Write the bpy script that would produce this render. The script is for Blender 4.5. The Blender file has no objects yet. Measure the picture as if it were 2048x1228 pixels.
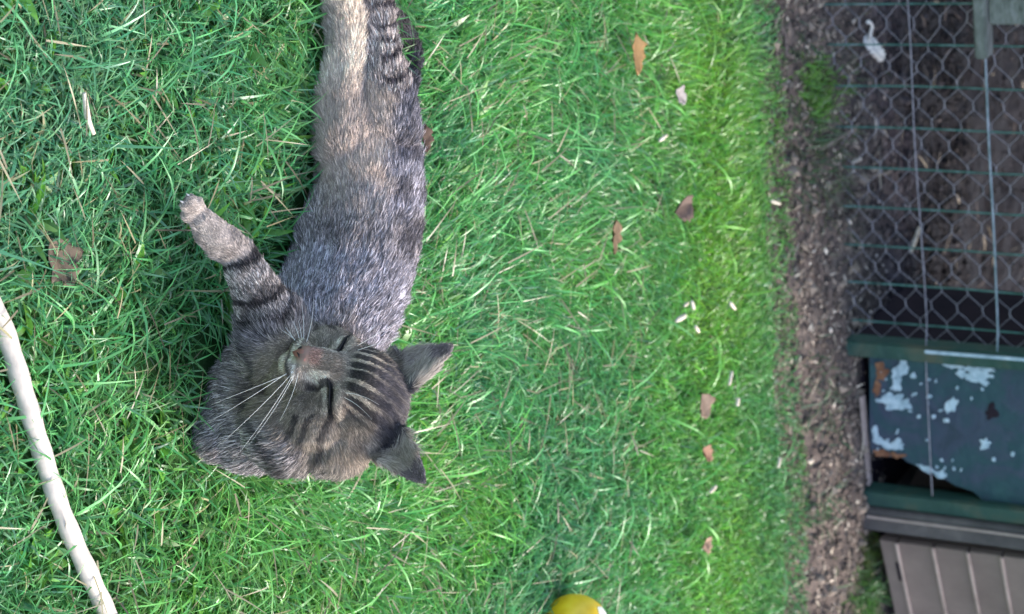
import bpy, bmesh, math, random
import numpy as np
from mathutils import Vector, Matrix, noise
from mathutils.bvhtree import BVHTree

rng = np.random.default_rng(11)
random.seed(5)
SC = bpy.context.scene
COL = SC.collection

# ------------------------------------------------------------------ camera (phone held sideways: world up is picture right)
FPX, PITCH, ROLL, CAMH = 4200.0, math.radians(31), math.radians(4.6), 1.0
F = np.array([0, math.cos(PITCH), -math.sin(PITCH)])
R0 = np.array([1.0, 0, 0])
U0 = np.array([0, math.sin(PITCH), math.cos(PITCH)])
R = R0 * math.cos(ROLL) + U0 * math.sin(ROLL)
U = U0 * math.cos(ROLL) - R0 * math.sin(ROLL)
CAM = np.array([0, 0, CAMH])

cd = bpy.data.cameras.new('camera')
cam = bpy.data.objects.new('camera', cd)
COL.objects.link(cam)
cd.sensor_fit = 'HORIZONTAL'
cd.sensor_width = 36.0
cd.lens = FPX / 2048 * 36
cd.clip_start = 0.05
cd.clip_end = 500
ax, ay, az = U, -R, -F
cam.matrix_world = Matrix(((ax[0], ay[0], az[0], CAM[0]), (ax[1], ay[1], az[1], CAM[1]), (ax[2], ay[2], az[2], CAM[2]), (0, 0, 0, 1)))
cd.dof.use_dof = True
cd.dof.focus_distance = 1.48
cd.dof.aperture_fstop = 12
SC.camera = cam

# ------------------------------------------------------------------ world, sun, exposure
SUN_AZ, SUN_EL = math.radians(50), math.radians(50)      # azimuth from +Y towards +X
w = bpy.data.worlds.new('World')
SC.world = w
w.use_nodes = True
nt = w.node_tree
sky = nt.nodes.new('ShaderNodeTexSky')
sky.sky_type = 'NISHITA'
sky.sun_disc = False
sky.sun_elevation = SUN_EL
sky.sun_rotation = SUN_AZ
sky.air_density = 1.0
sky.dust_density = 2.5
bg = nt.nodes['Background']
bg.inputs['Strength'].default_value = 0.15
nt.links.new(sky.outputs[0], bg.inputs['Color'])
sd = bpy.data.lights.new('sun', 'SUN')
sd.energy = 1.3
sd.angle = math.radians(18)
sd.color = (1.0, 0.95, 0.88)
sun = bpy.data.objects.new('sun', sd)
COL.objects.link(sun)
sv = Vector((math.sin(SUN_AZ) * math.cos(SUN_EL), math.cos(SUN_AZ) * math.cos(SUN_EL), math.sin(SUN_EL)))
sun.rotation_euler = sv.to_track_quat('Z', 'Y').to_euler()
sun.location = (3, 3, 6)
SC.view_settings.view_transform = 'Standard'
SC.view_settings.look = 'None'
SC.view_settings.gamma = 1
SC.view_settings.exposure = 2.0

# ------------------------------------------------------------------ helpers
def P(ix, iy, z=0.0):
    """point at height z seen at photo pixel (ix, iy)"""
    d = F * FPX + R * (iy - 614) + U * (ix - 1024)
    return CAM + d * ((z - CAMH) / d[2])

def V(a):
    return Vector((float(a[0]), float(a[1]), float(a[2])))

def mesh_obj(name, verts, faces, mat=None, parent=None, smooth=False, loc=None):
    me = bpy.data.meshes.new(name)
    me.from_pydata([tuple(map(float, v)) for v in verts], [], faces)
    me.update()
    if smooth:
        me.polygons.foreach_set('use_smooth', [True] * len(me.polygons))
    o = bpy.data.objects.new(name, me)
    COL.objects.link(o)
    if mat: me.materials.append(mat)
    if parent: o.parent = parent
    if loc is not None: o.location = loc
    return o

def bm_obj(name, bm, mat=None, parent=None, smooth=False):
    me = bpy.data.meshes.new(name)
    bmesh.ops.recalc_face_normals(bm, faces=bm.faces)
    bm.to_mesh(me); bm.free()
    if smooth:
        me.polygons.foreach_set('use_smooth', [True] * len(me.polygons))
    o = bpy.data.objects.new(name, me)
    COL.objects.link(o)
    if mat: me.materials.append(mat)
    if parent: o.parent = parent
    return o

def empty(name, loc=(0, 0, 0)):
    o = bpy.data.objects.new(name, None)
    COL.objects.link(o)
    o.location = loc
    o.empty_display_size = 0.02
    return o

def tag(o, label=None, cat=None, group=None, kind=None):
    if label: o['label'] = label
    if cat: o['category'] = cat
    if group: o['group'] = group
    if kind: o['kind'] = kind
    return o

def big_mesh(name, verts, quads, tris, cols, mat, smooth=True):
    """fast mesh from numpy arrays, with a point colour attribute 'col'"""
    me = bpy.data.meshes.new(name)
    nq, ntr = len(quads), len(tris)
    me.vertices.add(len(verts)); me.vertices.foreach_set('co', verts.astype(np.float32).ravel())
    li = np.concatenate([quads.ravel(), tris.ravel()]).astype(np.int32)
    me.loops.add(len(li)); me.loops.foreach_set('vertex_index', li)
    me.polygons.add(nq + ntr)
    ls = np.concatenate([np.arange(nq) * 4, nq * 4 + np.arange(ntr) * 3]).astype(np.int32)
    me.polygons.foreach_set('loop_start', ls)
    me.update(calc_edges=True)
    me.polygons.foreach_set('use_smooth', np.full(nq + ntr, smooth))
    at = me.attributes.new('col', 'FLOAT_COLOR', 'POINT')
    at.data.foreach_set('color', np.c_[cols, np.ones(len(cols))].astype(np.float32).ravel())
    me.materials.append(mat)
    o = bpy.data.objects.new(name, me)
    COL.objects.link(o)
    return o

_T = rng.random((64, 64, 64)).astype(np.float32)
def vnoise(p, s):
    """value noise 0..1 of points p (n,3) at frequency s"""
    q = np.asarray(p) * s + 100.37
    i = np.floor(q).astype(int); f = q - i; f = f * f * (3 - 2 * f); i &= 63; j = (i + 1) & 63
    def g(a, b, c): return _T[a, b, c]
    x0, y0, z0 = i.T; x1, y1, z1 = j.T; fx, fy, fz = f.T
    a = g(x0, y0, z0) * (1 - fx) + g(x1, y0, z0) * fx
    b = g(x0, y1, z0) * (1 - fx) + g(x1, y1, z0) * fx
    c = g(x0, y0, z1) * (1 - fx) + g(x1, y0, z1) * fx
    d = g(x0, y1, z1) * (1 - fx) + g(x1, y1, z1) * fx
    return (a * (1 - fy) + b * fy) * (1 - fz) + (c * (1 - fy) + d * fy) * fz

def sstep(a, b, x):
    t = np.clip((x - a) / (b - a), 0, 1)
    return t * t * (3 - 2 * t)

def tube_arrays(pts, rad, n=6, closed_caps=True):
    pts = [V(p) for p in pts]
    if not hasattr(rad, '__len__'): rad = [rad] * len(pts)
    vs, fs = [], []
    prev = None
    for i, p in enumerate(pts):
        t = (pts[min(i + 1, len(pts) - 1)] - pts[max(i - 1, 0)]).normalized()
        if prev is None:
            a = t.orthogonal().normalized()
        else:
            a = (prev - t * prev.dot(t)).normalized()
        prev = a
        b = t.cross(a)
        for k in range(n):
            an = 2 * math.pi * k / n
            vs.append(p + (a * math.cos(an) + b * math.sin(an)) * rad[i])
    m = len(pts)
    for i in range(m - 1):
        for k in range(n):
            fs.append((i * n + k, i * n + (k + 1) % n, (i + 1) * n + (k + 1) % n, (i + 1) * n + k))
    fs.append(tuple(range(n - 1, -1, -1)))
    fs.append(tuple((m - 1) * n + k for k in range(n)))
    return vs, fs

def tube(name, pts, rad, mat, parent=None, n=6, smooth=True):
    v, f = tube_arrays(pts, rad, n)
    return mesh_obj(name, v, f, mat, parent, smooth)

def catmull(pts, per=6):
    pts = [np.asarray(p, float) for p in pts]
    out = []
    for i in range(len(pts) - 1):
        p0 = pts[max(i - 1, 0)]; p1 = pts[i]; p2 = pts[i + 1]; p3 = pts[min(i + 2, len(pts) - 1)]
        for k in range(per):
            t = k / per
            out.append(.5 * ((2 * p1) + (-p0 + p2) * t + (2 * p0 - 5 * p1 + 4 * p2 - p3) * t * t + (-p0 + 3 * p1 - 3 * p2 + p3) * t ** 3))
    out.append(pts[-1])
    return out

# ------------------------------------------------------------------ materials
def mat_new(name):
    m = bpy.data.materials.new(name); m.use_nodes = True
    n = m.node_tree.nodes; return m, n, m.node_tree.links, n['Principled BSDF']

def ramp(n, stops):
    r = n.new('ShaderNodeValToRGB')
    e = r.color_ramp.elements
    while len(e) < len(stops): e.new(0.5)
    for q, (p, c) in zip(e, stops):
        q.position = p; q.color = (*c, 1) if len(c) == 3 else c
    return r

def noisy(name, stops, scale=20, detail=6, rough=0.7, bump=0.3, bscale=60, spec=0.3, distort=0.0, bdist=0.004, stretch=None):
    m, n, l, b = mat_new(name)
    tc = n.new('ShaderNodeTexCoord')
    src = tc.outputs['Object']
    if stretch:
        mp = n.new('ShaderNodeMapping'); mp.inputs['Scale'].default_value = stretch
        l.new(src, mp.inputs[0]); src = mp.outputs[0]
    t = n.new('ShaderNodeTexNoise'); t.inputs['Scale'].default_value = scale; t.inputs['Detail'].default_value = detail
    t.inputs['Roughness'].default_value = 0.65
    t.inputs['Distortion'].default_value = distort
    l.new(src, t.inputs['Vector'])
    r = ramp(n, stops); l.new(t.outputs['Fac'], r.inputs[0]); l.new(r.outputs[0], b.inputs['Base Color'])
    b.inputs['Roughness'].default_value = rough
    b.inputs['Specular IOR Level'].default_value = spec
    if bump:
        t2 = n.new('ShaderNodeTexNoise'); t2.inputs['Scale'].default_value = bscale; t2.inputs['Detail'].default_value = 8
        l.new(src, t2.inputs['Vector'])
        bp = n.new('ShaderNodeBump'); bp.inputs['Strength'].default_value = bump; bp.inputs['Distance'].default_value = bdist
        l.new(t2.outputs['Fac'], bp.inputs['Height']); l.new(bp.outputs[0], b.inputs['Normal'])
    return m

def attr_mat(name, rough=0.5, spec=0.4, translucent=0.0, jitter=None):
    m, n, l, b = mat_new(name)
    a = n.new('ShaderNodeAttribute'); a.attribute_name = 'col'
    l.new(a.outputs['Color'], b.inputs['Base Color'])
    b.inputs['Roughness'].default_value = rough
    b.inputs['Specular IOR Level'].default_value = spec
    if translucent:
        tr = n.new('ShaderNodeBsdfTranslucent'); l.new(a.outputs['Color'], tr.inputs['Color'])
        mx = n.new('ShaderNodeMixShader'); mx.inputs[0].default_value = translucent
        l.new(b.outputs[0], mx.inputs[1]); l.new(tr.outputs[0], mx.inputs[2])
        l.new(mx.outputs[0], n['Material Output'].inputs['Surface'])
    return m

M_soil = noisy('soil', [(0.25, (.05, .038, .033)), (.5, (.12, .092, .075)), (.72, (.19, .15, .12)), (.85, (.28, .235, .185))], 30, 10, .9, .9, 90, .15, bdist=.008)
_n, _l = M_soil.node_tree.nodes, M_soil.node_tree.links          # shade inside the run, multiplied into the soil colour
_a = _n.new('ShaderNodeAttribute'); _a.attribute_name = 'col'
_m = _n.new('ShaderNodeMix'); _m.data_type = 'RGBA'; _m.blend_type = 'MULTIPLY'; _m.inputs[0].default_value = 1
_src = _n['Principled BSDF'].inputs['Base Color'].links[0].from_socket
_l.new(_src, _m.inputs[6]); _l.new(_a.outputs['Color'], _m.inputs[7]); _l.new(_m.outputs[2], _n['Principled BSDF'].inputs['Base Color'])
M_turf = noisy('turf', [(.3, (.03, .075, .022)), (.6, (.05, .11, .03)), (.8, (.075, .085, .04))], 60, 8, .95, .6, 120, .1)
M_grass = attr_mat('grass_blade', .32, .65, .45)
M_debris = attr_mat('debris', .8, .25)
M_fur = attr_mat('fur', .55, .22)
M_skin = attr_mat('fur_base', .85, .1)
M_wire = noisy('green_wire', [(.35, (.02, .075, .06)), (.55, (.05, .15, .125)), (.75, (.19, .25, .25))], 60, 4, .45, .2, 300, .5)
M_wire_pale = noisy('worn_wire', [(.35, (.10, .17, .17)), (.55, (.24, .29, .32)), (.75, (.36, .38, .42))], 60, 4, .45, .2, 300, .5)
M_galv = noisy('galvanised_wire', [(.3, (.13, .12, .14)), (.55, (.27, .245, .27)), (.75, (.42, .38, .39))], 90, 5, .5, .2, 300, .5)
M_timber = noisy('weathered_timber', [(.3, (.07, .075, .06)), (.55, (.16, .165, .145)), (.75, (.25, .24, .23))], 18, 8, .85, .5, 80, .2, stretch=(1, 6, 6))
M_greenboard = noisy('dark_green_board', [(.25, (.014, .028, .044)), (.40, (.036, .048, .080)), (.53, (.018, .050, .066)), (.66, (.024, .070, .078)), (.8, (.085, .098, .13))], 14, 10, .5, .45, 60, .45, 1.2)
M_greenpost = noisy('green_post', [(.3, (.012, .04, .036)), (.52, (.025, .065, .05)), (.7, (.07, .075, .05)), (.85, (.14, .15, .13))], 14, 9, .6, .4, 80, .35, .8)
M_flake = noisy('pale_flaked_paint', [(.3, (.20, .27, .31)), (.5, (.36, .45, .50)), (.7, (.55, .62, .66))], 70, 8, .8, .5, 200, .2)
M_rust = noisy('rusty_edge', [(.3, (.10, .04, .025)), (.55, (.24, .11, .06)), (.8, (.40, .24, .14))], 60, 8, .85, .5, 200, .2)
M_brownpost = noisy('brown_post', [(.3, (.045, .04, .04)), (.55, (.085, .073, .07)), (.8, (.15, .13, .12))], 16, 8, .7, .4, 90, .3)
M_brown = noisy('brown_cladding', [(.25, (.115, .083, .072)), (.55, (.165, .122, .104)), (.8, (.225, .165, .14))], 10, 9, .6, .15, 150, .35)
M_rib = noisy('pale_rib', [(.3, (.22, .165, .14)), (.7, (.40, .31, .27))], 30, 6, .6, .2, 150, .35)
M_dark = noisy('dark_interior', [(.3, (.012, .009, .014)), (.7, (.03, .02, .025))], 10, 5, .9, .2, 60, .1)
M_hose = noisy('cream_hose', [(.3, (.33, .28, .23)), (.5, (.44, .38, .32)), (.75, (.50, .44, .37))], 30, 7, .5, .15, 160, .4)
M_leaf = attr_mat('dead_leaf', .75, .25, .15)
M_feather = noisy('feather', [(.3, (.5, .47, .43)), (.7, (.78, .75, .70))], 120, 5, .8, .3, 400, .2, stretch=(1, 8, 1))

def ball_mat():
    m, n, l, b = mat_new('ball_skin')
    tc = n.new('ShaderNodeTexCoord')
    sx = n.new('ShaderNodeSeparateXYZ'); l.new(tc.outputs['Object'], sx.inputs[0])
    t = n.new('ShaderNodeTexNoise'); t.inputs['Scale'].default_value = 60; t.inputs['Detail'].default_value = 6
    l.new(tc.outputs['Object'], t.inputs['Vector'])
    r = ramp(n, [(.3, (.62, .36, .006)), (.55, (.76, .47, .010)), (.75, (.80, .54, .03))])
    l.new(t.outputs['Fac'], r.inputs[0])
    l.new(r.outputs[0], b.inputs['Base Color'])
    b.inputs['Roughness'].default_value = .42
    return m
M_ball = ball_mat()
M_ballw = noisy('ball_white', [(.3, (.55, .52, .42)), (.7, (.75, .72, .6))], 60, 6, .45, .1, 200, .4)

def simple(name, col, rough=.6, spec=.4):
    m, n, l, b = mat_new(name)
    t = n.new('ShaderNodeTexNoise'); t.inputs['Scale'].default_value = 180; t.inputs['Detail'].default_value = 4
    r = ramp(n, [(.3, tuple(c * .7 for c in col)), (.7, tuple(min(1, c * 1.2) for c in col))])
    l.new(t.outputs['Fac'], r.inputs[0]); l.new(r.outputs[0], b.inputs['Base Color'])
    b.inputs['Roughness'].default_value = rough; b.inputs['Specular IOR Level'].default_value = spec
    return m
M_nose = simple('nose_leather', (.25, .10, .075), .5)
M_eye = simple('eye_slit', (.016, .012, .010), .6, .3)
M_whisker = simple('whisker', (.8, .76, .68), .4)
M_pad = simple('paw_pad', (.05, .038, .036), .7)
M_claw = simple('claw', (.5, .45, .4), .4)

# ------------------------------------------------------------------ the setting: soil, turf
EA, EB = P(1515, 0), P(1585, 1228)              # lawn edge
ed = (EB - EA); ed /= np.linalg.norm(ed)
en = np.array([-ed[1], ed[0], 0])               # away from camera
def edge_dist(p):
    """signed distance beyond the lawn edge (positive on the soil side), with a ragged line"""
    p = np.asarray(p)
    s = (p - EA) @ ed
    d = (p - EA) @ en
    q = np.c_[s, s * 0, s * 0]
    return d - (vnoise(q, 6) - .5) * .05 - (vnoise(q, 25) - .5) * .03

FA, FB = P(1652, 0, .012), P(1742, 1228, .012)
FA[2] = FB[2] = 0              # foot of the wire fence and coop
fd = (FB - FA); fd /= np.linalg.norm(fd)
fn = np.array([-fd[1], fd[0], 0])               # behind the fence
def FP(ix, iy):
    """(along, up) on the upright plane of the fence for a photo pixel"""
    d = F * FPX + R * (iy - 614) + U * (ix - 1024)
    t = ((FA - CAM) @ fn) / (d @ fn)
    p = CAM + d * t
    return float((p - FA) @ fd), float(p[2])
def FW(s, k, out=0.0):
    """fence coords to world, out = towards the camera"""
    return FA + fd * s + np.array([0, 0, k]) - fn * out

def soil_h(p):
    p = np.asarray(p)
    d = edge_dist(p)
    bank = sstep(.0, .10, d) * .012 + sstep(.12, .5, d) * .0
    n = (vnoise(p, 9) - .5) * .022 + (vnoise(p, 26) - .5) * .012 + (vnoise(p, 70) - .5) * .008
    return np.where(d > -.03, bank + n * sstep(-.03, .06, d), -.004)

# one ground sheet, finely divided where the soil shows
xs = np.unique(np.concatenate([np.linspace(-120, -2, 10), np.linspace(-2, -.9, 24), np.linspace(-.9, .9, 260), np.linspace(.9, 2, 24), np.linspace(2, 120, 10)]))
ys = np.unique(np.concatenate([np.linspace(-100, 0, 8), np.linspace(0, 1.9, 30), np.linspace(1.9, 3.6, 240), np.linspace(3.6, 5.5, 30), np.linspace(5.5, 160, 12)]))
gx, gy = np.meshgrid(xs, ys)
gv = np.c_[gx.ravel(), gy.ravel(), np.zeros(gx.size)]
fade = np.exp(-np.clip(np.abs(gv[:, 0]) - 1.4, 0, None)) * np.exp(-np.clip(gv[:, 1] - 4.2, 0, None))
gv[:, 2] = soil_h(gv) * fade
nx = len(xs)
ii = (np.arange(len(ys) - 1)[:, None] * nx + np.arange(nx - 1)[None, :]).ravel()
gq = np.c_[ii, ii + 1, ii + 1 + nx, ii + nx]
run_shade = sstep(.0, .30, (gv - FA) @ fn + (vnoise(gv, 7) - .5) * .25)  # painted shade on the run floor, deepening behind the fence
run_shade_ = run_shade; run_shade = 1 - .925 * run_shade
ground = big_mesh('ground', gv, gq, np.zeros((0, 3), int), run_shade[:, None] * (1 + run_shade_[:, None] * np.array([[-.25, -.18, .45]])), M_soil)
tag(ground, 'bare brown soil beyond the lawn and inside the run', kind='structure')

# turf under the grass blades, 4 mm and more above the soil
tv, tq = [], []
ss = np.linspace(-40, 40, 3).tolist() + np.linspace(-1.6, 2.4, 300).tolist()
ss = sorted(set(ss))
for s in ss:
    e = EA + ed * s
    off = float(edge_dist(np.array([e]))[0])
    e = e - en * (off + .012)
    tv += [e + np.array([0, 0, -.006]), e - en * .02 + np.array([0, 0, .006]), e - en * 60 + np.array([0, 0, .006])]
for i in range(len(ss) - 1):
    a = i * 3
    tq += [(a, a + 3, a + 4, a + 1), (a + 1, a + 4, a + 5, a + 2)]
turf = mesh_obj('lawn', tv, tq, M_turf, smooth=True)
tag(turf, 'thin dark turf layer under the green grass', kind='structure')

# ------------------------------------------------------------------ the cat
CM = .01
def prim_ellipsoid(bm, c, rad, rot=None, seg=20):
    m = Matrix.Translation(V(c))
    if rot is not None: m = m @ rot.to_4x4()
    m = m @ Matrix.Diagonal((*rad, 1))
    bmesh.ops.create_uvsphere(bm, u_segments=seg, v_segments=seg // 2 + 2, radius=1, matrix=m)

def prim_chain(bm, pts, per=6, n=20):
    """pts: list of (xyz, ra, rb, dirA) : elliptical tube with hemispherical ends; dirA = direction of ra"""
    arr = np.array([np.r_[p[0], p[1], p[2], p[3]] for p in pts])
    cs = catmull(arr, per)
    ps = [c[:3] for c in cs]
    rings = []
    def frame(i):
        t = ps[min(i + 1, len(ps) - 1)] - ps[max(i - 1, 0)]; t /= np.linalg.norm(t)
        a = cs[i][5:8]; a = a - t * (a @ t); a /= np.linalg.norm(a); b = np.cross(t, a); return t, a, b
    L = len(ps)
    for i in range(L):
        t, a, b = frame(i)
        rings.append((ps[i], a, b, cs[i][3], cs[i][4]))
    t, a, b = frame(0); rr = cs[0][3]
    pre = [(ps[0] - t * rr * .8 * math.sin(q), a, b, cs[0][3] * math.cos(q), cs[0][4] * math.cos(q)) for q in (1.5, 1.2, .8, .4)]
    t, a, b = frame(L - 1)
    post = [(ps[-1] + t * cs[-1][3] * .8 * math.sin(q), a, b, cs[-1][3] * math.cos(q), cs[-1][4] * math.cos(q)) for q in (.4, .8, 1.2, 1.5)]
    rings = pre + rings + post
    prev = None
    first = None
    for (c, a, b, ra, rb) in rings:
        cur = [bm.verts.new(V(c + a * ra * math.cos(2 * math.pi * k / n) + b * rb * math.sin(2 * math.pi * k / n))) for k in range(n)]
        if prev:
            for k in range(n):
                bm.faces.new((prev[k], prev[(k + 1) % n], cur[(k + 1) % n], cur[k]))
        else:
            first = cur
        prev = cur
    bm.faces.new(first[::-1]); bm.faces.new(prev)
    return ps

YD = np.array([.08, .97, .22])        # towards the cat's back (it lies on its side, belly to the camera)
ZU = np.array([0, 0, 1.0])
bm = bmesh.new()
torso = [(P(748, 225, .038), .029, .030, YD), (P(744, 280, .040), .042, .029, YD), (P(741, 340, .042), .044, .035, YD), (P(738, 410, .043), .047, .036, YD),
         (P(714, 500, .045), .052, .039, YD), (P(683, 590, .047), .050, .041, YD), (P(635, 680, .050), .050, .044, YD), (P(600, 770, .054), .050, .048, YD)]
torso_ps = prim_chain(bm, torso)
# chest and shoulder mass below the head, resting on the grass
prim_ellipsoid(bm, P(545, 790, .050), (.043, .046, .044))
prim_ellipsoid(bm, P(505, 845, .042), (.036, .032, .036))
prim_ellipsoid(bm, P(455, 870, .028), (.020, .022, .020))
# neck
neck = [(P(600, 770, .054), .048, .048, YD), (P(640, 790, .085), .044, .044, YD), (P(690, 800, .120), .040, .040, YD)]
prim_chain(bm, neck)
# foreleg stretched towards the camera
fore = [(P(560, 700, .074), .032, .029, ZU), (P(530, 622, .074), .021, .020, ZU), (P(499, 555, .070), .0150, .0145, ZU), (P(474, 509, .064), .0122, .0116, ZU), (P(432, 473, .058), .0136, .0118, ZU), (P(404, 440, .056), .0098, .0085, ZU)]
fore_ps = prim_chain(bm, fore)
for (tx, ty, tz, rr) in ((396, 404, .060, .0040), (382, 400, .058, .0046), (372, 411, .055, .0046), (371, 432, .051, .0040)):
    c = P(tx, ty, tz); b0 = P(408, 445, .055)
    prim_chain(bm, [(b0, .0075, .0075, ZU), ((b0 + c) / 2, rr * 1.05, rr * 1.0, ZU), (c, rr, rr * .9, ZU)], 3, 10)
# hind legs stretched out of the left of the scene (top of the picture)
hindU = [(P(768, 262, .050), .029, .027, YD), (P(768, 195, .050), .025, .021, YD), (P(764, 130, .050), .0165, .0155, YD), (P(757, 60, .048), .0130, .0125, YD), (P(753, 0, .046), .0120, .0115, YD), (P(748, -80, .044), .0135, .013, YD), (P(735, -170, .043), .014, .012, YD)]
hindU_ps = prim_chain(bm, hindU)
hindL = [(P(712, 350, .040), .022, .018, YD), (P(692, 275, .035), .025, .022, YD), (P(682, 195, .031), .019, .017, YD), (P(693, 110, .032), .0150, .0145, YD), (P(690, 30, .032), .0145, .014, YD), (P(668, -50, .030), .014, .013, YD), (P(650, -130, .030), .014, .012, YD)]
hindL_ps = prim_chain(bm, hindL)
for q in (hindU_ps[-1], hindL_ps[-1]):
    prim_ellipsoid(bm, q + np.array([-.012, -.004, .002]), (.018, .015, .013))
tail = [(P(790, 215, .030), .011, .011, YD), (P(812, 160, .018), .0095, .0095, YD), (P(820, 115, .012), .0085, .0085, YD), (P(808, 70, .010), .008, .008, YD), (P(780, 30, .010), .0075, .0075, YD), (P(740, 0, .010), .007, .007, YD)]
tail_ps = prim_chain(bm, tail)

# head, in its own frame (cm): x = the cat's right, y = forward, z = crown
HC = P(694, 800, .125)
hf = U * (-.16) + R * (-.58) + (-F) * .80; hf /= np.linalg.norm(hf)
hu = U * .90 + R * .03 + (-F) * .22; hu -= hf * (hu @ hf); hu /= np.linalg.norm(hu)
hr = np.cross(hf, hu)
HM = np.array([hr, hf, hu])           # rows
HS = 1.03 * CM
def H(x, y, z):
    return HC + (np.array([x, y, z]) @ HM) * HS
def toH(p):
    return ((np.asarray(p) - HC) @ HM.T) / HS
Hrot = Matrix(((hr[0], hf[0], hu[0]), (hr[1], hf[1], hu[1]), (hr[2], hf[2], hu[2])))
def hell(c, r):
    prim_ellipsoid(bm, H(*c), tuple(q * HS for q in r), Hrot)
hell((0, -.3, .3), (4.0, 4.3, 3.7))
hell((0, 1.2, .8), (3.0, 3.0, 2.7))
for s in (-1, 1):
    hell((s * 2.6, 1.2, -1.5), (2.1, 2.5, 2.3))
    hell((s * 2.8, -.2, -3.6), (2.7, 3.0, 3.0))
    hell((s * .80, 4.55, -2.40), (.95, .95, .78))      # whisker pads
    hell((s * 1.95, 2.9, .55), (1.25, 1.1, .75))         # brow and eyeball bulge
    hell((s * 1.95, 3.0, -.25), (1.05, .95, .7))
hell((-3.0, -.9, -.4), (2.1, 2.4, 2.6))
hell((0, 4.0, -3.2), (.9, 1.0, .7))                    # chin
hell((0, 1.6, -3.4), (1.9, 2.4, 1.8))                    # jaw
prim_chain(bm, [(H(0, 2.8, .9), .018, .013, hr), (H(0, 4.1, -.6), .0135, .011, hr), (H(0, 5.3, -1.75), .0085, .0075, hr)], 4, 14)
hell((0, 3.6, -2.1), (1.75, 1.7, 1.3))
# ears: cupped triangular shells
def ear(s):
    base = np.array([s * (2.55 if s > 0 else 2.35), -.5, 2.5 if s > 0 else 2.8]); axis = np.array([s * (.62 if s > 0 else .66), -.12, .76]); axis /= np.linalg.norm(axis)
    facing = np.array([s * .25, .97, 0.1]); facing -= axis * (facing @ axis); facing /= np.linalg.norm(facing)
    side = np.cross(axis, facing)
    nu, nv = 13, 12
    nar = 1.0 if s > 0 else .76
    front, back = [], []
    for j in range(nv):
        v = j / (nv - 1)
        wd = 2.05 * (1 - v) ** .72 * (1 + .25 * v) + .12
        for i in range(nu):
            u = i / (nu - 1) * 2 - 1
            cup = -1.15 * (1 - u * u) * (1 - v * .75)
            p = base + axis * (v * 5.0) + side * u * wd * nar + facing * (cup + .25 * v * v)
            th = .17 + .10 * (1 - v)
            front.append(bm.verts.new(V(H(*(p + facing * th * .5)))))
            back.append(bm.verts.new(V(H(*(p - facing * th)))))
    def idx(i, j): return j * nu + i
    for j in range(nv - 1):
        for i in range(nu - 1):
            bm.faces.new((front[idx(i, j)], front[idx(i + 1, j)], front[idx(i + 1, j + 1)], front[idx(i, j + 1)]))
            bm.faces.new((back[idx(i, j)], back[idx(i, j + 1)], back[idx(i + 1, j + 1)], back[idx(i + 1, j)]))
    ring = [idx(i, 0) for i in range(nu)] + [idx(nu - 1, j) for j in range(1, nv)] + [idx(i, nv - 1) for i in range(nu - 2, -1, -1)] + [idx(0, j) for j in range(nv - 2, 0, -1)]
    for a, b_ in zip(ring, ring[1:] + ring[:1]):
        bm.faces.new((front[b_], front[a], back[a], back[b_]))
    return base, axis, facing, side
EARS = {s: ear(s) for s in (-1, 1)}
bmesh.ops.recalc_face_normals(bm, faces=bm.faces)
raw = bpy.data.meshes.new('raw'); bm.to_mesh(raw); bm.free()
tmp = bpy.data.objects.new('raw', raw); COL.objects.link(tmp)
md = tmp.modifiers.new('r', 'REMESH'); md.mode = 'VOXEL'; md.voxel_size = .0017; md.adaptivity = 0
md = tmp.modifiers.new('s', 'SMOOTH'); md.factor = .5; md.iterations = 5
dg = bpy.context.evaluated_depsgraph_get()
cat_me = bpy.data.meshes.new_from_object(tmp.evaluated_get(dg))
bpy.data.objects.remove(tmp)
cat_me.name = 'body'
cat = empty('cat', V(P(640, 600, 0)))
tag(cat, 'grey tabby cat lying on its side on the lawn with one foreleg stretched out', 'cat')
def cat_child(o):
    o.parent = cat; o.matrix_parent_inverse = Matrix.Translation(-cat.location); return o
body = bpy.data.objects.new('body', cat_me); COL.objects.link(body); cat_child(body)
cat_me.polygons.foreach_set('use_smooth', np.full(len(cat_me.polygons), True))
bv = np.empty(len(cat_me.vertices) * 3, np.float32); cat_me.vertices.foreach_get('co', bv); bv = bv.reshape(-1, 3).astype(float)

# skeleton samples for flow and pattern
segs = []   # centre, tangent (fur direction), part id, s, radius
def add_seg(ps, part, flip):
    ps = np.array(ps)
    t = np.gradient(ps, axis=0); t /= np.linalg.norm(t, axis=1)[:, None]
    L = np.r_[0, np.cumsum(np.linalg.norm(np.diff(ps, axis=0), axis=1))]
    for p, q, s in zip(ps, t, L / L[-1]):
        segs.append((p, q * flip, part, s))
add_seg(torso_ps, 0, -1)       # index 0 is the rump: fur flows towards it
add_seg(fore_ps, 1, 1)
add_seg(hindU_ps, 2, 1)
add_seg(hindL_ps[4:], 3, 1)
add_seg(tail_ps, 4, 1)
add_seg(catmull([P(660, 800, .10), P(600, 805, .075), P(540, 825, .05), P(480, 862, .03), P(440, 885, .02)], 5), 5, 1)
add_seg(catmull([P(660, 800, .10), P(590, 760, .07), P(520, 740, .045)], 5), 5, 1)
SP = np.array([s[0] for s in segs]); ST = np.array([s[1] for s in segs]); SI = np.array([s[2] for s in segs]); SS = np.array([s[3] for s in segs])
PR = np.array([.045, .02, .027, .02, .011, .036])[SI]
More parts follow.
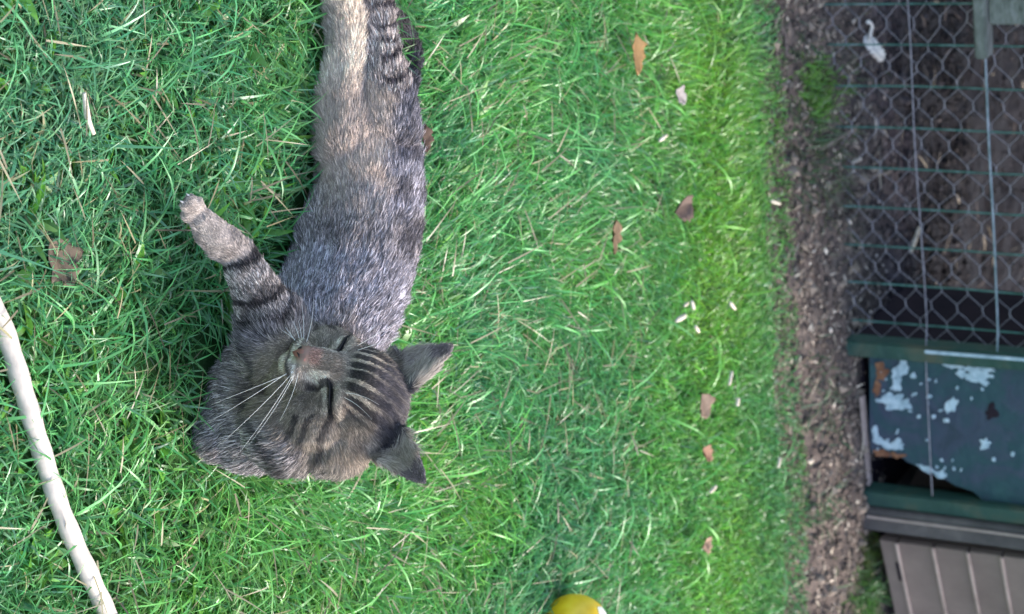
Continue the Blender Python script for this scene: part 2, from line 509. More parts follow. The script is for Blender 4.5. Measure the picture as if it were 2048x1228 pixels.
def attach(p):
    out_f = np.zeros_like(p); part = np.zeros(len(p), int); s_ = np.zeros(len(p)); dv = np.zeros(len(p)); cen = np.zeros_like(p)
    for a in range(0, len(p), 20000):
        q = p[a:a + 20000]
        d = np.linalg.norm(q[:, None] - SP[None], axis=2) / PR[None]
        k = d.argmin(1)
        wgt = 1 / (d + .05) ** 6
        f = (wgt[:, :, None] * ST[None]).sum(1); f /= np.linalg.norm(f, axis=1)[:, None] + 1e-9
        out_f[a:a + 20000] = f; part[a:a + 20000] = SI[k]; s_[a:a + 20000] = SS[k]; cen[a:a + 20000] = SP[k]
        # smooth s by local weights inside the part
        same = SI[None] == SI[k][:, None]
        ww = 1 / (d + .05) ** 8 * same
        s_[a:a + 20000] = (ww * SS[None]).sum(1) / ww.sum(1)
    ch_ = part == 5
    s_[ch_] = 1.0; part[ch_] = 0
    return out_f, part, s_, cen

def lerp(a, b, t): return a + (np.asarray(b) - a) * t[:, None]

def fur_look(p, nrm, r1, r2):
    """colour, length (m), flow for points on the coat"""
    n = len(p)
    flow, part, s, cen = attach(p)
    h = toH(p); x, y, z = h.T
    hd = np.sqrt((x / 4.6) ** 2 + ((y - .6) / 5.2) ** 2 + ((z - .2) / np.where(z < .2, 6.4, 4.9)) ** 2)
    inhead = 1 - sstep(1.02, 1.25, hd)
    # ears
    earw = np.zeros(n); inner = np.zeros(n); earv = np.zeros(n); earedge = np.zeros(n)
    for sg, (b, a, f_, sd_) in EARS.items():
        q = h - b; v = q @ a; dd = np.abs(q @ f_); uu = q @ sd_
        hit = (v > .5) & (v < 7) & (dd < 1.8) & (np.abs(uu) < 3) & (x * sg > 1.0) & (z > 2.7)
        earw[hit] = sstep(.6, 1.5, v)[hit]; earv[hit] = v[hit]
        nh = nrm @ HM.T
        inner[hit] = sstep(-.1, .35, nh @ f_)[hit]
        wd = 2.05 * (1 - np.clip(v / 5.0, 0, 1)) ** .72 * (1 + .25 * v / 5.0)
        earedge[hit] = sstep(.72, .95, np.abs(uu) / (wd + .1))[hit]
    inhead = np.maximum(inhead, (earw > 0))
    n1 = vnoise(p, 55); n2 = vnoise(p, 140); n3 = vnoise(p, 28)
    # --- body: ticked grey with dark broken bars along the back
    col = np.tile(np.array([.265, .238, .245]), (n, 1))
    col = lerp(col, (.21, .165, .13), sstep(.5, .8, n3) * .5)
    dors = ((p - cen) @ np.array([0, .95, .05])) / .045
    bar = sstep(.49, .57, vnoise(np.c_[s * 13, dors * 1.5, dors * 0], 1.6) * .55 + n1 * .45)
    tz = (part == 0)
    col = lerp(col, (.030, .027, .034), tz * bar * sstep(-.38, -.05, dors + (n2 - .5) * .4) * (1 - sstep(.45, .62, s)) * .6)
    belly = tz * sstep(.22, .55, -dors + (n1 - .5) * .35) * (1 - sstep(.22, .50, s + (n1 - .5) * .2))
    col = lerp(col, (.46, .36, .285), belly * .9)
    # fold shade is left to the light; chest bib slightly browner
    col = lerp(col, (.20, .165, .14), tz * sstep(.86, 1, s) * .6)
    # foreleg: pale with thin dark bracelets
    fl = (part == 1)
    wig = (n1 - .5) * .07
    colf = np.tile(np.array([.30, .255, .225]), (n, 1))
    colf = lerp(colf, (.15, .135, .135), 1 - sstep(.18, .4, s))
    ring = np.zeros(n)
    for c0, w0 in ((.62, .022), (.40, .024), (.50, .010), (.73, .008), (.26, .016)):
        ring = np.maximum(ring, (1 - sstep(w0 * .5, w0 * 1.5, np.abs(s + wig - c0))) * (1 if w0 > .015 else .6))
    colf = lerp(colf, (.018, .015, .016), ring * .95)
    colf = lerp(colf, (.34, .29, .25), sstep(.8, .98, s) * .6)
    col = np.where(fl[:, None], colf, col)
    # upper hind leg: dark bars; lower hind leg and belly side: cream
    hu_ = (part == 2)
    st = .5 + .5 * np.sin((s + (n1 - .5) * .05) * 2 * math.pi * 13)
    colh = lerp(np.tile(np.array([.32, .265, .235]), (n, 1)), (.028, .022, .026), sstep(.55, .8, st + (n2 - .5) * .5) * sstep(-.55, .0, ((p - cen) @ (YD + ZU * .6)) / .02))
    col = np.where(hu_[:, None], colh, col)
    hl = (part == 3)
    coll = lerp(np.tile(np.array([.42, .33, .262]), (n, 1)), (.66, .54, .42), sstep(.2, .42, s))
    coll = lerp(coll, (.15, .13, .12), sstep(.3, .7, -((p - cen) @ YD) / .018) * .6 * sstep(.3, .5, s))
    col = np.where(hl[:, None], coll, col)
    tl = (part == 4)
    col = np.where(tl[:, None], lerp(np.tile(np.array([.06, .055, .06]), (n, 1)), (.025, .022, .024), sstep(.4, .6, np.sin(s * 40) * .5 + .5)), col)
    # --- head
    ch = np.tile(np.array([.205, .160, .118]), (n, 1))
    ch = lerp(ch, (.29, .24, .19), sstep(.45, .75, n1) * .6)
    ax_ = np.abs(x)
    # forehead: fine dark lines running up from the brow, merging into a dark crown
    k = ax_ / (1 + .10 * np.clip(z, 0, 5)) + (n1 - .5) * .25
    fore_ = sstep(.6, 1.3, z) * sstep(.2, 1.2, y + .8)
    line = sstep(.35, .75, np.cos(k * 2 * math.pi / .68))
    ch = lerp(ch, (.40, .33, .24), fore_ * .8 * (1 - sstep(1.8, 2.6, ax_)))
    ch = lerp(ch, (.022, .018, .018), fore_ * (1 - line) * .92 * (1 - sstep(2.4, 3.2, ax_)))
    crown = sstep(2.2, 3.2, z + (n1 - .5) * .6) * (1 - sstep(2.6, 3.6, ax_))
    ch = lerp(ch, (.045, .040, .045), crown * .85)
    # nose bridge rusty, muzzle paler
    bridge = (1 - sstep(.40, .85, ax_)) * sstep(3.4, 4.2, y) * (1 - sstep(-1.0, -.45, z)) * sstep(-2.6, -2.0, z)
    ch = lerp(ch, (.31, .175, .13), bridge * .9)
    muz = sstep(4.1, 4.8, y) * (1 - sstep(-2.0, -1.5, z)) * (1 - bridge)
    ch = lerp(ch, (.33, .255, .185), muz * .8)
    ch = lerp(ch, (.05, .04, .035), muz * (1 - sstep(.10, .22, np.abs(z + 2.95 - ax_ * .28))) * .9)           # mouth line
    ch = lerp(ch, (.62, .53, .42), sstep(4.5, 5.0, y) * (1 - sstep(.10, .30, np.abs(z + 2.62 - ax_ * .28))) * .8)
    ch = lerp(ch, (.55, .47, .37), sstep(4.2, 4.8, y) * (1 - sstep(.12, .35, np.abs(z + 3.35))) * .6)
    for q0 in (-2.1, -2.45):
        ch = lerp(ch, (.06, .045, .04), muz * sstep(.5, .8, ax_) * (1 - sstep(.06, .13, np.abs(z - q0))) * .6)   # whisker rows
    # eyes: closed lids, dark lid line, pale rims, dark tear and cheek streaks
    front = sstep(1.0, 1.8, y)
    ez = -.05 + .20 * (ax_ - 1.1) - .13 * (ax_ - 1.9) ** 2
    span = sstep(.95, 1.25, ax_) * (1 - sstep(2.9, 3.4, ax_)) * front
    ch = lerp(ch, (.50, .42, .32), span * (1 - sstep(.08, .22, np.abs(z - ez + .42 + (n2 - .5) * .2))) * .8)
    ch = lerp(ch, (.44, .37, .28), span * (1 - sstep(.10, .26, np.abs(z - ez - .55 + (n2 - .5) * .3))) * .45)
    ch = lerp(ch, (.012, .010, .010), span * (1 - sstep(.14, .26, np.abs(z - ez))))
    inn = (1 - sstep(.10, .22, np.abs(ax_ - (.95 + (-.35 - z) * .14)))) * sstep(-1.9, -1.4, z) * (1 - sstep(-.2, .1, z)) * front
    ch = lerp(ch, (.55, .47, .36), inn * .8)
    ch = lerp(ch, (.03, .024, .022), (1 - sstep(.08, .2, np.abs(ax_ - (1.25 + (-.35 - z) * .2)))) * sstep(-2.0, -1.4, z) * (1 - sstep(-.2, .1, z)) * front * .85)
    outer = ax_ > 2.6
    for q0, sl in ((.25, -.25), (-.9, -.35), (-1.9, -.30)):
        zz = q0 + sl * (ax_ - 2.6) * 1.0 - (3.0 - y) * .28
        ch = lerp(ch, (.03, .024, .022), sstep(2.2, 2.9, ax_ + (3 - y) * .4) * (y < 3.4) * (y > -2.2) * (1 - sstep(.14, .34, np.abs(z - zz + (n1 - .5) * .5))) * .8)
    cheek = sstep(-2.2, -3.2, z) * 0
    # neck ruff: dark necklace line under the cheeks
    rf = np.sqrt(x ** 2 + (z + .2) ** 2)
    neckl = (1 - sstep(.15, .5, np.abs(rf - 6.1 + (n1 - .5) * .8))) * (z < -1.5)
    # ears
    ec = lerp(np.tile(np.array([.10, .09, .092]), (n, 1)), (.31, .24, .22), inner)
    ec = lerp(ec, (.15, .115, .11), inner * sstep(2.2, 4.2, earv) * .8)
    ec = lerp(ec, (.42, .35, .27), earedge * (1 - sstep(3.9, 4.8, earv)) * .75)
    ch = lerp(ch, 0 * ec, np.zeros(n)) * (1 - earw[:, None]) + ec * earw[:, None]
    col = col * (1 - inhead[:, None]) + ch * inhead[:, None]
    col = lerp(col, (.028, .024, .024), neckl * .75 * (1 - (earw > 0)) * (y > -2.5))
    # strand to strand ticking: many mid hairs, some black, some pale tipped
    bodyish = 1 - inhead * .45
    tick = np.where(r1 < .28, .35, np.where(r1 > .78, 2.0 + 1.1 * r2, .8 + .4 * r2))
    tick = 1 + (tick - 1) * np.where(part == 3, .35, np.where((part == 1) & (s > .62), .3, 1.0)) * (1 - .65 * belly) * bodyish
    clump = .72 + .56 * vnoise(p, 230)
    col = np.clip(col * (tick * clump)[:, None], .006, .85)
    ln = np.full(n, .0078)
    ln = np.where(part == 1, .0042 + .007 * (1 - sstep(.15, .4, s)), ln)
    ln = np.where(part >= 2, .0075, ln)
    ln = np.where((part == 1) & (s > .80), .0024, ln)
    facelen = .0022 + .0050 * sstep(4.6, .0, y) + .006 * sstep(-1.6, -3.6, z) * sstep(3.5, 1.5, y)
    ln = ln * (1 - inhead) + facelen * inhead
    ln = np.where(earw > .3, .0030 + .0028 * earedge, ln)
    tuft_ = (earw > 0) & (inner > .5) & (earv < 2.6) & (r2 < .5)
    ln = np.where(tuft_, .011, ln)
    col = np.where(tuft_[:, None], np.array([.42, .35, .28]) * (.6 + .8 * r1[:, None]), col)
    # flow on the head: away from the nose
    hv = h - np.array([0, 5.4, -1.8]); hv /= np.linalg.norm(hv, axis=1)[:, None]
    hv[:, 2] -= .25 * sstep(-1, -3, z)
    hw = hv @ HM
    ew = np.zeros_like(hw)
    for sg, (b, a, f_, sd_) in EARS.items():
        m_ = x * sg > 0
        ew[m_] = (a @ HM)
    hw = hw * (1 - earw[:, None]) + ew * earw[:, None]
    flow = flow * (1 - inhead[:, None]) + hw * inhead[:, None]
    return col, ln, flow, part, inhead

# base colour on the skin mesh
cn = np.empty(len(bv) * 3, np.float32); cat_me.vertices.foreach_get('normal', cn); cn = cn.reshape(-1, 3).astype(float)
vc = fur_look(bv, cn, np.full(len(bv), .5), np.full(len(bv), .5))[0]
at = cat_me.attributes.new('col', 'FLOAT_COLOR', 'POINT')
at.data.foreach_set('color', np.c_[vc * .75, np.ones(len(vc))].astype(np.float32).ravel())
cat_me.materials.clear(); cat_me.materials.append(M_skin)

# fur strands
cat_me.calc_loop_triangles()
tri = np.empty(len(cat_me.loop_triangles) * 3, np.int32); cat_me.loop_triangles.foreach_get('vertices', tri); tri = tri.reshape(-1, 3)
A, B, C = bv[tri[:, 0]], bv[tri[:, 1]], bv[tri[:, 2]]
area = np.linalg.norm(np.cross(B - A, C - A), axis=1)
tc_ = toH((A + B + C) / 3)
onhead = np.linalg.norm(tc_ / np.array([5, 6.5, 6]), axis=1) < 1.25
wt = area * np.where(onhead, 3.0, 1.0)
NF = 420000
ti = rng.choice(len(tri), NF, p=wt / wt.sum())
u_, v_ = rng.random(NF), rng.random(NF); sw = u_ + v_ > 1; u_[sw] = 1 - u_[sw]; v_[sw] = 1 - v_[sw]
rp = A[ti] + (B - A)[ti] * u_[:, None] + (C - A)[ti] * v_[:, None]
rn = cn[tri[ti, 0]] * (1 - u_ - v_)[:, None] + cn[tri[ti, 1]] * u_[:, None] + cn[tri[ti, 2]] * v_[:, None]
rn /= np.linalg.norm(rn, axis=1)[:, None]
fc, fl_, ff, fpart, fhead = fur_look(rp, rn, rng.random(NF), rng.random(NF))
# nose leather and pads stay bare
hh = toH(rp)
bare = (np.abs(hh[:, 0]) < .75) & (hh[:, 1] > 5.25) & (hh[:, 2] > -2.55) & (hh[:, 2] < -1.35)
keep = ~bare
rp, rn, fc, fl_, ff, fhead = [q[keep] for q in (rp, rn, fc, fl_, ff, fhead)]
NF = len(rp)
tan = ff - rn * (ff * rn).sum(1)[:, None]; tan /= np.linalg.norm(tan, axis=1)[:, None] + 1e-6
jit = np.c_[vnoise(rp, 120), vnoise(rp + 7, 120), vnoise(rp + 13, 120)] - .5
rj = rng.normal(0, .16, (NF, 3))
tan = tan + jit * .7 + rj
fl_ = fl_ * (.65 + .6 * rng.random(NF))
lift = (.42 + .2 * rng.random(NF)) * (1 - .35 * fhead)
pts = np.zeros((NF, 4, 3)); pts[:, 0] = rp - rn * .0004
for k, t in ((1, .33), (2, .67), (3, 1.0)):
    up = lift * t * (1 - .45 * t)
    pts[:, k] = rp + rn * (fl_ * up)[:, None] + tan * (fl_ * t * .92)[:, None] + np.array([0, 0, -1]) * (fl_ * .10 * t * t)[:, None]
hc = bpy.data.hair_curves.new('fur')
hc.add_curves([4] * NF)
hc.attributes['position'].data.foreach_set('vector', pts.astype(np.float32).ravel())
ra = hc.attributes.get('radius') or hc.attributes.new('radius', 'FLOAT', 'POINT')
rbase = np.where(fhead > .5, .00015, .00019) * (.8 + .5 * rng.random(NF))
ra.data.foreach_set('value', (rbase[:, None] * np.array([1, .95, .7, .15])[None]).astype(np.float32).ravel())
ca = hc.attributes.new('col', 'FLOAT_COLOR', 'CURVE')
ca.data.foreach_set('color', np.c_[fc, np.ones(NF)].astype(np.float32).ravel())
hc.materials.append(M_fur)
fur = bpy.data.objects.new('fur', hc); COL.objects.link(fur); cat_child(fur)

# nose, closed eyes, whiskers, brow hairs, claws
bm = bmesh.new()
prof = [(-.62, -1.52), (-.3, -1.40), (.3, -1.40), (.62, -1.52), (.50, -1.95), (.18, -2.35), (0, -2.55), (-.18, -2.35), (-.50, -1.95)]
fr = [bm.verts.new(V(H(px, 5.80 - .35 * abs(px) + (.12 if pz > -2.2 else 0), pz))) for px, pz in prof]
bk = [bm.verts.new(V(H(px * 1.1, 5.0, pz * 1.0))) for px, pz in prof]
cv = bm.verts.new(V(H(0, 6.02, -1.8)))
for i in range(len(prof)):
    j = (i + 1) % len(prof)
    bm.faces.new((fr[i], fr[j], cv)); bm.faces.new((fr[j], fr[i], bk[i], bk[j]))
bm.faces.new(bk)
nose = cat_child(bm_obj('nose', bm, M_nose, smooth=True))
for s in (-1, 1):
    cat_child(tube('nostril', [H(s * .16, 5.98, -2.12), H(s * .30, 5.93, -1.98), H(s * .44, 5.80, -1.95)], [.0004, .0007, .0003], M_eye, n=6))
bvh_cat = BVHTree.FromPolygons([tuple(p) for p in bv], [tuple(t) for t in tri])
for s in (-1, 1):
    pp = []
    for q in np.linspace(1.15, 2.95, 9):
        ez = -.05 + .20 * (q - 1.1) - .13 * (q - 1.9) ** 2
        o = H(s * q, 9, ez); d = -hf
        hit = bvh_cat.ray_cast(V(o), V(d))
        if hit[0] is not None:
            pp.append(np.array(hit[0]) + hf * .0016)
    if len(pp) > 3:
        rr = [.0003] + [.0007] * (len(pp) - 2) + [.0003]
        cat_child(tube('eyelid', pp, rr, M_eye, n=6))
def whisk(root, d, L, droop, r0=.00017):
    root = np.asarray(root); d = np.asarray(d, float); d /= np.linalg.norm(d)
    pp = [root + d * L * t + droop * (L * t * t) for t in np.linspace(0, 1, 7)]
    cat_child(tube('whisker', pp, [r0 * (1 - .8 * t) for t in np.linspace(0, 1, 7)], M_whisker, n=5))
for s in (-1, 1):
    for i, (zz, dx, dy, dz, L) in enumerate(((-2.0, .85, .25, .15, 5.0), (-2.2, .9, .1, -.12, 6.2), (-2.45, .85, .05, -.40, 6.8), (-2.6, .75, .1, -.62, 6.4), (-2.3, .9, -.1, -.28, 7.0), (-2.7, .6, .1, -.85, 5.0))):
        whisk(H(s * (1.1 + .12 * (i % 3)), 5.1, zz), (np.array([s * dx, dy, dz]) @ HM), L * CM * (.75 if s > 0 else 1), (np.array([0, -.1, -.18]) @ HM))
    for i, (dx, dz) in enumerate(((.15, 1), (.45, .9))):
        whisk(H(s * (1.7 + .3 * i), 3.6, .9), (np.array([s * dx, .35, dz]) @ HM), .032, (np.array([s * .2, -.2, 0]) @ HM), .00018)
for (tx, ty, tz) in ((392, 397, .0600), (378, 392, .058), (366, 405, .055)):
    c = P(tx, ty, tz); d = c - P(415, 445, .053); d /= np.linalg.norm(d)
    cat_child(tube('claw', [c - d * .002, c + d * .001, c + d * .0032 - ZU * .0008], [.0010, .0008, .0002], M_claw, n=6))

# ------------------------------------------------------------------ grass
def lawn_tint(p):
    """slow colour drift across the lawn"""
    a = vnoise(p, 3.1); b = vnoise(p, 9); c = vnoise(p, 30)
    g0 = np.array([.085, .290, .066]); g1 = np.array([.140, .350, .044]); g2 = np.array([.075, .250, .100])
    col = lerp(np.tile(g0, (len(p), 1)), g1, sstep(.40, .75, a * .5 + b * .5) * .75)
    col = lerp(col, g2, sstep(.45, .75, 1 - (a * .3 + b * .35 + c * .35)) * .8)
    near_sheen = 1 - sstep(1.0, 1.5, p[:, 1])
    col = lerp(col, (.105, .265, .155), near_sheen * (.25 + .45 * sstep(.4, .7, b)))  # bluish-white sheen on the near lawn, put into the blade colour
    # fresher yellow-green growth along the soil edge
    d = -edge_dist(p)
    s = (p - EA) @ ed
    fresh = sstep(.02, .10, d) * (1 - sstep(.12, .50, d)) * (1 - sstep(.25, .55, s)) * sstep(-.5, -.1, s)
    col = lerp(col, (.065, .20, .075), (1 - sstep(.03, .22, d)) * sstep(.0, .5, s) * .7)
    return lerp(col, (.15, .33, .026), fresh * .5)

def make_blades(p, length, width, cols, lean=(8, 42), bend=(15, 85), z0=None, seg=4):
    n = len(p)
    az_ = rng.random(n) * 2 * math.pi
    # combed a little, in drifting directions
    comb = vnoise(p, 5) * 2 * math.pi * 1.5 + 1.0
    az_ = np.where(rng.random(n) < .45, comb + rng.normal(0, .6, n), az_)
    hd = np.c_[np.cos(az_), np.sin(az_), np.zeros(n)]
    sd_ = np.c_[-np.sin(az_), np.cos(az_), np.zeros(n)]
    tw = rng.normal(0, .6, n)
    ph0 = np.radians(rng.uniform(*lean, n)); bnd = np.radians(rng.uniform(*bend, n))
    verts = np.zeros((n, 2 * seg + 1, 3)); cc = np.zeros((n, 2 * seg + 1, 3))
    cur = p.copy(); cur[:, 2] = (0.004 if z0 is None else z0)
    for k in range(seg + 1):
        t = k / seg
        ph = ph0 + bnd * t
        dirv = hd * np.sin(ph)[:, None] + np.array([0, 0, 1]) * np.cos(ph)[:, None]
        if k:
            cur = cur + dirv * (length / seg)[:, None]
        nrm = np.cross(sd_, dirv)
        side = sd_ * np.cos(tw * (.4 + t))[:, None] + nrm * np.sin(tw * (.4 + t))[:, None]
        wv = width * (1 - t ** 2.2) * (.75 + .5 * min(t * 3, 1) * .5)
        shade = cols * (1.0 + .12 * t)
        if k < seg:
            verts[:, 2 * k] = cur - side * wv[:, None] * .5; verts[:, 2 * k + 1] = cur + side * wv[:, None] * .5
            cc[:, 2 * k] = shade; cc[:, 2 * k + 1] = shade
        else:
            verts[:, 2 * seg] = cur; cc[:, 2 * seg] = shade
    o = (np.arange(n) * (2 * seg + 1))[:, None]
    quads = np.concatenate([o + np.array([[2 * k, 2 * k + 1, 2 * k + 3, 2 * k + 2]]) for k in range(seg - 1)], 0)
    tris = o + np.array([[2 * seg - 2, 2 * seg - 1, 2 * seg]])
    return verts.reshape(-1, 3), quads, tris, cc.reshape(-1, 3)

class Pile:
    def __init__(s): s.v = []; s.q = []; s.t = []; s.c = []; s.n = 0
    def add(s, a):
        v, q, t, c = a
        s.v.append(v); s.q.append(np.asarray(q).reshape(-1, 4) + s.n); s.t.append(np.asarray(t).reshape(-1, 3) + s.n); s.c.append(c); s.n += len(v)
    def build(s, name, mat, smooth=True):
        return big_mesh(name, np.concatenate(s.v), np.concatenate(s.q), np.concatenate(s.t), np.concatenate(s.c), mat, smooth)

def scatter(n, x0, x1, y0, y1):
    return np.c_[rng.uniform(x0, x1, n), rng.uniform(y0, y1, n), np.zeros(n)]

def in_view(p, m=0.0):
    d = p - CAM
    zc = d @ F
    return (np.abs((d @ R) / zc * FPX) < 614 + m) & (np.abs((d @ U) / zc * FPX) < 1024 + m) & (zc > 0)

def clear_of_cat(p):
    ok = np.ones(len(p), bool)
    lo, hi = bv.min(0), bv.max(0)
    cand = np.where((p[:, 0] > lo[0]) & (p[:, 0] < hi[0]) & (p[:, 1] > lo[1]) & (p[:, 1] < hi[1]))[0]
    for i in cand:
        h_ = bvh_cat.ray_cast(Vector((p[i, 0], p[i, 1], -.01)), Vector((0, 0, 1)), .09)
        if h_[0] is not None and h_[0].z < .05:
            ok[i] = False
    return ok

HOSE = [P(0, 640, .017), P(45, 775, .020), P(84, 905, .020), P(128, 1035, .021), P(186, 1165, .021), P(232, 1262, .018)]
HOSE = np.array(catmull(HOSE, 12))
def off_hose(p):
    d = np.full(len(p), 9.0)
    m_ = np.where(p[:, 1] < 1.3)[0]
    d[m_] = np.linalg.norm(p[m_][:, None, :2] - HOSE[None, :, :2], axis=2).min(1)
    return (d > .016) | (rng.random(len(p)) < .34)
pile = Pile()
p = scatter(430000, -.85, .95, .72, 2.75)
dens = np.where(in_view(p, 200), 1.0, .38)
e = edge_dist(p)
dens = dens * np.where(e < -.03, 1, np.where(e < .035, .5, 0))
thin = vnoise(p, 14)
dens *= .55 + .45 * sstep(.25, .5, thin)
p = p[rng.random(len(p)) < dens]
p = p[clear_of_cat(p)]
p = p[off_hose(p)]
n = len(p)
near = 1 - sstep(1.2, 2.3, p[:, 1])
L = (rng.uniform(.018, .038, n)) * (1 - .38 * sstep(1.5, 2.2, p[:, 1])) * (.75 + .5 * vnoise(p, 11)) * (1 - .3 * sstep(-.10, .0, edge_dist(p)))
W = rng.uniform(.0010, .0021, n) * (1 + .25 * near)
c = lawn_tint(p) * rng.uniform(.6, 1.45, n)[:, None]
c[:, 0] *= rng.uniform(.7, 1.4, n)
straw = rng.random(n) < .006 + .02 * near
c[straw] = np.array([.38, .34, .19]) * rng.uniform(.6, 1.3, straw.sum())[:, None]
pale = rng.random(n) < .05
c[pale] = c[pale] * .5 + np.array([.19, .30, .23]) * .6
pile.add(make_blades(p, L, W, c))
# longer arching blades
p = scatter(8000, -.7, .8, .75, 2.5); p = p[(edge_dist(p) < -.05)]; p = p[clear_of_cat(p)]; p = p[off_hose(p)]
n = len(p)
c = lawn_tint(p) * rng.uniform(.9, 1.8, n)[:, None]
long_ok = rng.random(n) < 1 - .75 * sstep(1.5, 2.1, p[:, 1])
p, c = p[long_ok], c[long_ok]; n = len(p)
pile.add(make_blades(p, rng.uniform(.05, .085, n), rng.uniform(.0014, .0028, n), c, (15, 50), (50, 120), seg=5))
# lying dead thatch
p = scatter(3500, -.7, .8, .75, 1.9); p = p[(edge_dist(p) < .03)]; p = p[clear_of_cat(p)]
n = len(p)
c = np.array([.30, .26, .15]) * rng.uniform(.35, 1.35, n)[:, None]
pile.add(make_blades(p, rng.uniform(.02, .05, n), rng.uniform(.001, .002, n), c, (60, 85), (0, 20), z0=rng.uniform(.008, .028, n)))
# broad-leaved weeds in the near lawn: short wide leaves in rosettes
w0 = scatter(260, -.35, .5, .85, 1.55); w0 = w0[clear_of_cat(w0)]
wp = np.repeat(w0, 6, 0) + np.c_[rng.normal(0, .006, (len(w0) * 6, 2)), np.zeros(len(w0) * 6)]
n = len(wp)
c = np.array([.105, .27, .035]) * rng.uniform(.6, 1.4, n)[:, None]
pile.add(make_blades(wp, rng.uniform(.018, .038, n), rng.uniform(.006, .011, n), c, (25, 60), (20, 60)))
# thinner outskirts so that the lawn goes on past the picture
p = scatter(150000, -4, 4, -1.5, 4.2); p = p[(edge_dist(p) < 0) & ~((np.abs(p[:, 0]) < .85) & (p[:, 1] > .72))]
n = len(p)
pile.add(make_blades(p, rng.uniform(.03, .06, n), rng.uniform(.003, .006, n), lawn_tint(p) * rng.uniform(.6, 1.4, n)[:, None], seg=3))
# tufts and moss on the soil, by picture position
def tuft(ix, iy, n, spread, lo, hi, col, wd=(.001, .0022)):
    q = P(ix, iy, .01)
    pp = q + np.c_[rng.normal(0, spread, n), rng.normal(0, spread * 1.5, n), np.zeros(n)]
    zz = soil_h(pp)
    cc = np.array(col) * rng.uniform(.55, 1.4, n)[:, None]
    pile.add(make_blades(pp, rng.uniform(lo, hi, n), rng.uniform(*wd, n), cc, (5, 50), (10, 80), z0=zz, seg=3))
for a in ((1625, 170, 420, .020, .008, .020, (.10, .24, .02)), (1640, 195, 260, .016, .008, .020, (.11, .26, .02)), (1612, 260, 150, .035, .012, .035, (.055, .12, .035)), (1640, 330, 130, .04, .012, .035, (.07, .10, .04)),
          (1590, 90, 90, .03, .01, .03, (.04, .08, .03)), (1665, 400, 160, .03, .01, .03, (.10, .11, .06)), (1625, 360, 90, .03, .01, .03, (.09, .13, .05)), (1735, 1120, 260, .022, .01, .04, (.07, .12, .03)), (1715, 1190, 420, .02, .012, .04, (.06, .16, .035)),
          (1745, 1090, 160, .012, .01, .03, (.13, .12, .04)), (1690, 130, 120, .03, .008, .02, (.06, .08, .03)), (1628, 1010, 140, .02, .01, .03, (.05, .14, .05)), (1630, 800, 140, .03, .01, .03, (.06, .14, .06))):
    tuft(*a)
grass = pile.build('grass', M_grass)
tag(grass, 'short green lawn grass with straw, weeds and ragged edge tufts', 'grass', kind='stuff')

# ------------------------------------------------------------------ soil litter: clods, chips, straw bits
pile = Pile()
p = np.r_[scatter(26000, -.75, .85, 2.0, 2.85), scatter(16000, -1.0, 1.1, 2.1, 4.2)]
e = edge_dist(p); p = p[(e > -.02) & (rng.random(len(p)) < np.where(e < .32, 1, .5))]
n = len(p)
octa = np.array([[1, 0, 0], [-1, 0, 0], [0, 1, 0], [0, -1, 0], [0, 0, 1], [0, 0, -1]], float)
ot = np.array([[0, 2, 4], [2, 1, 4], [1, 3, 4], [3, 0, 4], [2, 0, 5], [1, 2, 5], [3, 1, 5], [0, 3, 5]])
kindr = rng.random(n)
dsz = np.where(kindr < .72, rng.uniform(.0015, .0055, n), rng.uniform(.002, .0045, n))
sc = np.c_[dsz * rng.uniform(.7, 1.6, n), dsz * rng.uniform(.5, 1.0, n), dsz * rng.uniform(.35, .8, n)]
sc[kindr > .95] *= np.array([1.9, .7, .5])
bigc = rng.random(n) < .025
sc[bigc] *= rng.uniform(1.6, 3.0, (bigc.sum(), 1)); kindr[bigc] = .6; sc[bigc] = np.minimum(sc[bigc], .0085)
th = rng.random(n) * 6.283
vv = octa[None] * sc[:, None] * rng.uniform(.7, 1.25, (n, 6, 1))
tilt = rng.normal(0, .35, n)
vz = vv[:, :, 2] + vv[:, :, 0] * tilt[:, None]
vx = vv[:, :, 0] * np.cos(th)[:, None] - vv[:, :, 1] * np.sin(th)[:, None]
vy = vv[:, :, 0] * np.sin(th)[:, None] + vv[:, :, 1] * np.cos(th)[:, None]
zz = soil_h(p)
vv = np.stack([vx + p[:, :1], vy + p[:, 1:2], vz + zz[:, None] + sc[:, 2:3] * .5], 2)
dark = np.array([.085, .063, .050]); mid = np.array([.19, .145, .108]); lt = np.array([.52, .43, .32])
cc = np.where((kindr < .52)[:, None], dark, np.where((kindr < .91)[:, None], mid, lt)) * rng.uniform(.5, 1.5, n)[:, None]
litter_shade = sstep(.0, .3, (p - FA) @ fn)
cc = cc * (1 - .88 * litter_shade)[:, None] * (1 + litter_shade[:, None] * np.array([[-.2, -.15, .3]]))  # the run's bluish shade painted into the litter colours too
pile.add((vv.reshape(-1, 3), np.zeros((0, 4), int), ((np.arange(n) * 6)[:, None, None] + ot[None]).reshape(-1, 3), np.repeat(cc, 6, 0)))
# straw bits and root fibres
p = scatter(2400, -.75, .85, 2.0, 3.4); e = edge_dist(p); p = p[(e > -.01) & (rng.random(len(p)) < np.where(e < .28, .8, .3))]
n = len(p); zz = soil_h(p)
c = np.where((rng.random(n) < .45)[:, None], np.array([.36, .30, .22]), np.array([.13, .10, .085])) * rng.uniform(.5, 1.4, n)[:, None]
pile.add(make_blades(p, rng.uniform(.010, .045, n), rng.uniform(.0010, .0022, n), c, (65, 92), (0, 25), z0=zz + .004, seg=4))
litter = pile.build('soil_litter', M_debris, False)
tag(litter, 'crumbs of soil, pale wood chips and straw strewn on the bare strip', 'litter', kind='stuff')

